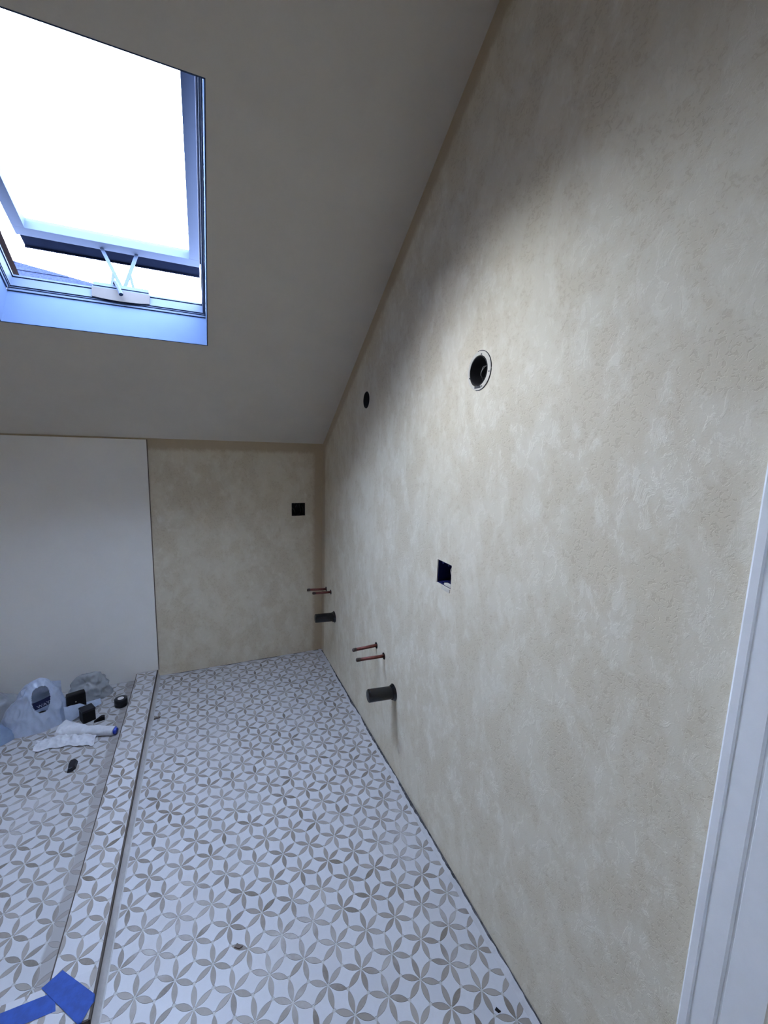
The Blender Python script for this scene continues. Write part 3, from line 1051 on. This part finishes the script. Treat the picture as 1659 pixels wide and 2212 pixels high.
# ================================================================== THINGS ON THE FLOOR
# ---- blue tape on the curb corner
def tape(name, pts, label, up):
    bm = bmesh.new()
    n = len(pts)
    top = [bm.verts.new((x, y, z + up)) for x, y, z in pts]
    return bm, top
ZT = CT + 0.0006
bm = bmesh.new()
L, N_ = 40, 4
for i in range(L + 1):
    pass
def tape_sheet(fn, nu, nv, th=0.0005):
    bm = bmesh.new()
    g = [[bm.verts.new(fn(i / nu, j / nv)) for j in range(nv + 1)] for i in range(nu + 1)]
    for i in range(nu):
        for j in range(nv):
            bm.faces.new((g[i][j], g[i + 1][j], g[i + 1][j + 1], g[i][j + 1]))
    bmesh.ops.recalc_face_normals(bm, faces=bm.faces)
    return bm
def fB(u, v):
    x = -1.70 + (u) * (1.70 - 1.2155 - 0.013 * v)
    y = -1.8335 + 0.0495 * v + 0.0006 * noise.noise(Vector((u * 40, v, 0)))
    return (x, y, ZT + 0.0003 + 0.0006 * noise.noise(Vector((u * 30, v * 4, 2))))
t2 = tag(obj('tape_strip', tape_sheet(fB, 60, 6), M['tape'], None, True), 'blue tape strip running along the front curb out of view', 'tape')
def fA(u, v):
    a = Vector((-1.2247, -1.7346)).lerp(Vector((-1.122, -1.838)), u)
    b = Vector((-1.2658, -1.7623)).lerp(Vector((-1.150, -1.893)), u)
    p = a.lerp(b, v)
    z = ZT + 0.0014 + 0.0006 * noise.noise(Vector((u * 14, v * 4, 5)))
    x, y = p
    ov = max(x - CURB_R, 0) + max(CURB_FO - y, 0)
    if x > CURB_R:
        x = CURB_R + 0.0014
    if y < CURB_FO:
        y = CURB_FO - 0.0014
    return (x, y, z - ov * 2.2)
t1 = tag(obj('tape_strip', tape_sheet(fA, 44, 16), M['tape'], None, True), 'blue tape piece folded diagonally over the curb corner', 'tape')

# ---- crumpled film things
FR = Vector((0.301, -0.954, 0)); RT = Vector((0.954, 0.301, 0)); UPV = Vector((0, 0, 1))
def crease(p, sc, seed):
    if isinstance(sc, tuple):
        p, sc = Vector((p.x, p.y, p.z * sc[1])), sc[0]
    n1 = 1 - abs(noise.noise(p * sc + Vector((seed, 0, 0))))
    n2 = 1 - abs(noise.noise(p * sc * 2.3 + Vector((0, seed, 0))))
    return 0.65 * n1 + 0.35 * n2 - 0.75
def heap(c, rx, rf, h, seed, amp=0.02, p=1.5, lean=(0, 0), nu=72, nv=26, skip=None, sc=9.0, out=None, flatten=None):
    """crumpled sheet standing up from the floor: angle x height grid round c"""
    bm = bmesh.new()
    c = Vector(c)
    g = []
    for j in range(nv + 1):
        t = j / nv
        ring = []
        for i in range(nu):
            a = 2 * math.pi * i / nu
            fac = 1.0
            if out:
                fac = out(a)
            rr = (1 - t) ** (1 / p) if t < 1 else 0.0
            rr = max(rr, 0.0)
            q = c + RT * (math.cos(a) * rx * rr * fac + lean[0] * t) + FR * (math.sin(a) * rf * rr * fac + lean[1] * t) + UPV * (h * t)
            k = crease(q, sc, seed) * amp
            dirn = (RT * math.cos(a) + FR * math.sin(a)) * min(1, rr * 2.5) + UPV * 0.7 * t
            q = q + dirn * k * (0.35 + 0.65 * min(1, t * 4))
            q.z = max(q.z, 0.0012)
            ring.append(bm.verts.new(q))
        g.append(ring)
    for j in range(nv):
        for i in range(nu):
            if skip and skip(2 * math.pi * (i + .5) / nu, (j + .5) / nv):
                continue
            bm.faces.new((g[j][i], g[j][(i + 1) % nu], g[j + 1][(i + 1) % nu], g[j + 1][i]))
    bmesh.ops.remove_doubles(bm, verts=bm.verts, dist=1e-5)
    loose = [v for v in bm.verts if not v.link_faces]
    bmesh.ops.delete(bm, geom=loose, context='VERTS')
    return bm

# main shopping bag: tent-like body, the handle opening faces the camera
BC = Vector((-1.664, -0.300, 0))
bagt = thing('shopping_bag', 'bluish white plastic shopping bag standing with its handle hole open', 'bag', BC)
def hole(a, t):
    rr = (1 - t) ** (1 / 1.9)
    x, z = math.cos(a) * 0.165 * rr, 0.24 * t
    if math.sin(a) < 0.2:
        return False
    zz = (z - 0.152) / 0.060
    w = 0.043 * (1.0 if zz > 0 else 1 - 0.25 * zz * zz)
    return abs((x + 0.004) / w) ** 3 + abs(zz) ** 3 < 1
def bag_out(a):
    return 1.0 + 0.14 * math.cos(2 * (a - 0.2)) + 0.08 * math.cos(a - 3.4) - 0.28 * max(0, math.cos(a))
body = put(obj('bag_body', heap(BC, 0.165, 0.130, 0.240, 3.1, 0.034, 1.9, (0.0, -0.03), 170, 72, hole, (14.0, 0.3), bag_out), M['bag'], None, True), bagt)
# far side of the bag seen through the hole, with its navy print
bm = bmesh.new()
nu, nv = 26, 26
def inner(u, v):
    p = BC + RT * (-0.085 + 0.17 * u) + FR * (0.005 - 0.03 * math.sin(math.pi * u)) + UPV * (0.05 + 0.165 * v)
    return p + FR * (crease(p, 16, 8.0) * 0.02)
g = [[bm.verts.new(inner(i / nu, j / nv)) for j in range(nv + 1)] for i in range(nu + 1)]
for i in range(nu):
    for j in range(nv):
        bm.faces.new((g[i][j], g[i + 1][j], g[i + 1][j + 1], g[i][j + 1]))
lin = put(obj('bag_lining', bm, M['bag'], None, True), bagt)
bm = bmesh.new()
def band(u, v):
    p = BC + RT * (-0.056 + 0.106 * u) + FR * (0.030 - 0.010 * (2 * u - 1) ** 2) + UPV * (0.086 + 0.026 * u + 0.046 * v)
    return p
g = [[bm.verts.new(band(i / 12, j / 3)) for j in range(4)] for i in range(13)]
for i in range(12):
    for j in range(3):
        bm.faces.new((g[i][j], g[i + 1][j], g[i + 1][j + 1], g[i][j + 1]))
nav = put(obj('printed_band', bm, M['navy'], None, True), bagt)
nav['label'] = 'navy printed band with pale lettering'
cu = bpy.data.curves.new('lettering', 'FONT')
cu.body = 'WAY'
cu.size = 0.025
cu.extrude = 0.0003
cu.align_x = 'CENTER'
tmp = bpy.data.objects.new('tmp', cu)
COL.objects.link(tmp)
me = bpy.data.meshes.new_from_object(tmp.evaluated_get(bpy.context.evaluated_depsgraph_get()))
bpy.data.objects.remove(tmp)
me.materials.append(M['print'])
lt = bpy.data.objects.new('lettering', me)
COL.objects.link(lt)
ang = math.radians(14)
e1 = RT * math.cos(ang) + UPV * math.sin(ang)
e2 = -RT * math.sin(ang) + UPV * math.cos(ang)
lm = Matrix.Identity(4)
o_ = BC + RT * 0.004 + FR * 0.0325 + UPV * 0.107
for i in range(3):
    lm[i][0], lm[i][1], lm[i][2], lm[i][3] = e1[i], e2[i], FR[i], o_[i]
me.transform(lm)
put(lt, nav)
nav_inv = Matrix.Translation(bagt.location).inverted()
lt.parent = nav
lt.matrix_parent_inverse = nav.matrix_parent_inverse.inverted() @ Matrix.Identity(4)
lt.matrix_parent_inverse = Matrix.Identity(4)

# long tail of the bag sweeping right over the floor
def tail(u, v):
    a = BC + RT * 0.085 + FR * 0.085
    b = BC + RT * 0.262 + FR * (-0.005)
    p = a.lerp(b, u)
    wdt = 0.075 * (1 - 0.5 * u)
    q = p + FR * ((v - 0.5) * 2 * wdt * 0.7) + UPV * (0.005 + (0.062 * (1 - u) + 0.022) * math.sin(math.pi * min(1, v * 0.9 + 0.05)))
    return q + UPV * (crease(q, 14, 2.2) * 0.018)
bm = bmesh.new()
nu, nv = 30, 18
g = [[bm.verts.new(tail(i / nu, j / nv)) for j in range(nv + 1)] for i in range(nu + 1)]
for i in range(nu):
    for j in range(nv):
        bm.faces.new((g[i][j], g[i + 1][j], g[i + 1][j + 1], g[i][j + 1]))
for v_ in bm.verts:
    v_.co.z = max(v_.co.z, 0.0015)
put(obj('bag_tail', bm, M['bag'], None, True), bagt)

# clear bag behind, beside the board
cb = Vector((-1.490, -0.122, 0))
o = tag(obj('clear_bag', heap(cb, 0.120, 0.080, 0.150, 11.2, 0.060, 2.6, (0.0, 0.0), 110, 40, None, 13.0), M['clear'], None, True),
        'crumpled clear plastic bag against the white board behind the shopping bag', 'bag')
# grey sheet at the far left
o = tag(obj('plastic_sheet', heap((-1.935, -0.165, 0), 0.20, 0.10, 0.165, 5.7, 0.035, 2.0, (-0.05, 0), 90, 30, None, (13.0, 0.4)), M['clear'], None, True),
        'grey folded plastic sheet leaning at the left behind the shopping bag', 'sheet')
# blue-grey film bundle in front left
o = tag(obj('film_bundle', heap((-1.862, -0.412, 0), 0.110, 0.075, 0.085, 21.4, 0.030, 2.4, (0, 0), 90, 26, None, 12.0), M['bluefilm'], None, True),
        'blue-grey crumpled film bundle in front of the folded plastic sheet', 'film')
# white wrapped tube with a blue end
tb = thing('wrapped_tube', 'white crinkled wrapping round a tube with a blue end', 'package', (-1.40, -0.52, 0))
def wrap(u, v):
    a = Vector((-1.540, -0.470, 0.0)); b = Vector((-1.288, -0.562, 0.0))
    d = (b - a).normalized(); s = d.cross(UPV)
    r = 0.032 - 0.007 * u + 0.030 * max(0, 0.35 - u)
    ang = 2 * math.pi * v
    p = a.lerp(b, u) + s * (math.cos(ang) * r * (1.25 - 0.3 * u)) + UPV * (r * 0.8 + math.sin(ang) * r * 0.8)
    k = crease(p, 18 , 4.4) * (0.022 * (1 - 0.6 * u))
    p = p + (s * math.cos(ang) + UPV * math.sin(ang)) * k
    p.z = max(p.z, 0.0012)
    return p
bm = bmesh.new()
nu, nv = 54, 36
g = [[bm.verts.new(wrap(i / nu, j / nv)) for j in range(nv)] for i in range(nu + 1)]
for i in range(nu):
    for j in range(nv):
        bm.faces.new((g[i][j], g[i + 1][j], g[i + 1][(j + 1) % nv], g[i][(j + 1) % nv]))
bm.faces.new(g[0][::-1]); bm.faces.new(g[nu])
put(obj('wrapping', bm, M['wrap'], None, True), tb)
bm = bmesh.new()
d = (Vector((-1.288, -0.562, 0)) - Vector((-1.540, -0.470, 0))).normalized()
e0 = Vector((-1.2895, -0.5615, 0.0185))
tube(bm, [e0 - d * 0.006, e0 + d * 0.004, e0 + d * 0.012, e0 + d * 0.014], [0.015, 0.0165, 0.0165, 0.013], 18)
put(obj('tube_cap', bm, M['blue'], None, True), tb)
# loose flap of the same wrapping on the floor in front
def flap(u, v):
    ed = 0.75 + 0.25 * noise.noise(Vector((u * 5, 0.4, 0))) + 0.1 * math.sin(u * 9)
    p = Vector((-1.640 + 0.27 * u, -0.505 - 0.085 * v * ed - 0.055 * u, 0.004 + 0.020 * (1 - v) * math.sin(math.pi * u)))
    p.z += max(0, crease(p, 22, 6.0) + 0.25) * 0.034 * (1 - 0.55 * v)
    return p
bm = bmesh.new()
nu, nv = 52, 22
g = [[bm.verts.new(flap(i / nu, j / nv)) for j in range(nv + 1)] for i in range(nu + 1)]
for i in range(nu):
    for j in range(nv):
        bm.faces.new((g[i][j], g[i + 1][j], g[i + 1][j + 1], g[i][j + 1]))
put(obj('wrap_flap', bm, M['wrap'], None, True), tb)

# black tool cases by the bag
def block(name, c, size, rot, mat, bev=0.006):
    bm = bmesh.new()
    box(bm, (-size[0] / 2, -size[1] / 2, 0), (size[0] / 2, size[1] / 2, size[2]))
    bevel(bm, bev, 2)
    bmesh.ops.transform(bm, matrix=Matrix.Translation(c) @ Matrix.Rotation(rot, 4, 'Z'), verts=bm.verts)
    return obj(name, bm, mat)
bk = thing('tool_case', 'squat black case beside the bag tail and wrapped tube', 'case', (-1.448, -0.372, 0))
put(block('case_body', (-1.4480, -0.372, 0.0006), (0.062, 0.062, 0.062), 0.5, M['black']), bk)
put(block('case_lid', (-1.4480, -0.372, 0.0628), (0.064, 0.064, 0.012), 0.5, M['black_soft'], 0.003), bk)
bk = thing('tool_pouch', 'black pouch with a pale stud between the two bags', 'pouch', (-1.518, -0.280, 0))
put(block('pouch_body', (-1.518, -0.280, 0.0006), (0.090, 0.05, 0.125), 0.35, M['black'], 0.012), bk)
bm = bmesh.new()
bmesh.ops.create_uvsphere(bm, u_segments=10, v_segments=6, radius=0.003)
bmesh.ops.transform(bm, matrix=Matrix.Translation((-1.513, -0.3065, 0.085)), verts=bm.verts)
put(obj('stud', bm, M['wire'], None, True), bk)
# small black wedge
bm = bmesh.new()
prism(bm, [(0, 0, 0.0006), (0.052, 0, 0.0006), (0.052, 0, 0.022), (0.036, 0, 0.024)], (0, 0.022, 0))
bevel(bm, 0.0015, 1)
bmesh.ops.transform(bm, matrix=Matrix.Translation((-1.412, -0.418, 0)) @ Matrix.Rotation(0.15, 4, 'Z'), verts=bm.verts)
tag(obj('wedge', bm, M['black']), 'small black plastic wedge right of the squat black case', 'wedge')
# roll of black tape
tr = thing('tape_roll', 'roll of black tape lying flat beside the tiled curb', 'tape', (-1.300, -0.285, 0))
bm = bmesh.new()
lathe(bm, [(0.0165, 0.0008), (0.0325, 0.0008), (0.034, 0.003), (0.034, 0.017), (0.0332, 0.0185), (0.034, 0.020), (0.034, 0.044), (0.0325, 0.046), (0.0165, 0.046)], (-1.300, -0.285, 0), 'z', 40)
put(obj('winding', bm, M['black_soft'], None, True), tr)
bm = bmesh.new()
lathe(bm, [(0.0145, 0.0008), (0.0165, 0.0008), (0.0165, 0.0463), (0.0145, 0.0463), (0.0145, 0.0008)], (-1.300, -0.285, 0), 'z', 32)
put(obj('core', bm, M['cardboard'], None, True), tr)
# faceted black clip out on the shower tiles
bm = bmesh.new()
top = [(-0.014, 0.040), (0.012, 0.046), (0.022, 0.030), (0.017, -0.030), (0.004, -0.046), (-0.022, -0.050), (-0.020, -0.012), (-0.024, 0.006)]
prism(bm, [(x, y, 0.0006) for x, y in top], (0, 0, 0.020))
for v in bm.verts:
    if v.co.z > 0.01:
        v.co.x *= 0.72; v.co.y *= 0.8
        v.co.x -= 0.002
bevel(bm, 0.002, 1)
bmesh.ops.transform(bm, matrix=Matrix.Translation((-1.4290, -0.755, 0)) @ Matrix.Rotation(0.12, 4, 'Z') @ Matrix.Scale(0.86, 4), verts=bm.verts)
tag(obj('plastic_clip', bm, M['black_soft']), 'small faceted black clip alone on the shower tiles', 'clip')
# brown chip by the curb
bm = bmesh.new()
prism(bm, [(-0.017, -0.004, 0.0006), (0.013, -0.007, 0.0006), (0.018, 0.004, 0.0006), (0.0, 0.007, 0.0006), (-0.016, 0.003, 0.0006)], (0.001, 0.001, 0.006))
bmesh.ops.transform(bm, matrix=Matrix.Translation((-1.093, -0.497, 0)) @ Matrix.Rotation(0.3, 4, 'Z'), verts=bm.verts)
tag(obj('debris_chip', bm, M['chip']), 'brown debris chip on the floor against the curb', 'debris')
for (cx, cy), sz, mt, lab in (((-0.0974, -2.2610), 0.55, 'black', 'tiny black scrap on the mosaic floor near the plaster wall'),
                              ((-0.7553, -1.8270), 0.85, 'chip', 'small brown scrap on the mosaic floor out from the curb')):
    bm = bmesh.new()
    prism(bm, [(-0.014, -0.006, 0.0006), (0.006, -0.008, 0.0006), (0.015, 0.001, 0.0006), (0.004, 0.003, 0.0006), (-0.010, 0.007, 0.0006)], (0.001, 0.001, 0.003))
    bmesh.ops.transform(bm, matrix=Matrix.Translation((cx, cy, 0)) @ Matrix.Rotation(cx * 9, 4, 'Z') @ Matrix.Diagonal((sz, sz, 1, 1)), verts=bm.verts)
    tag(obj('debris_scrap', bm, M[mt]), lab, 'debris')
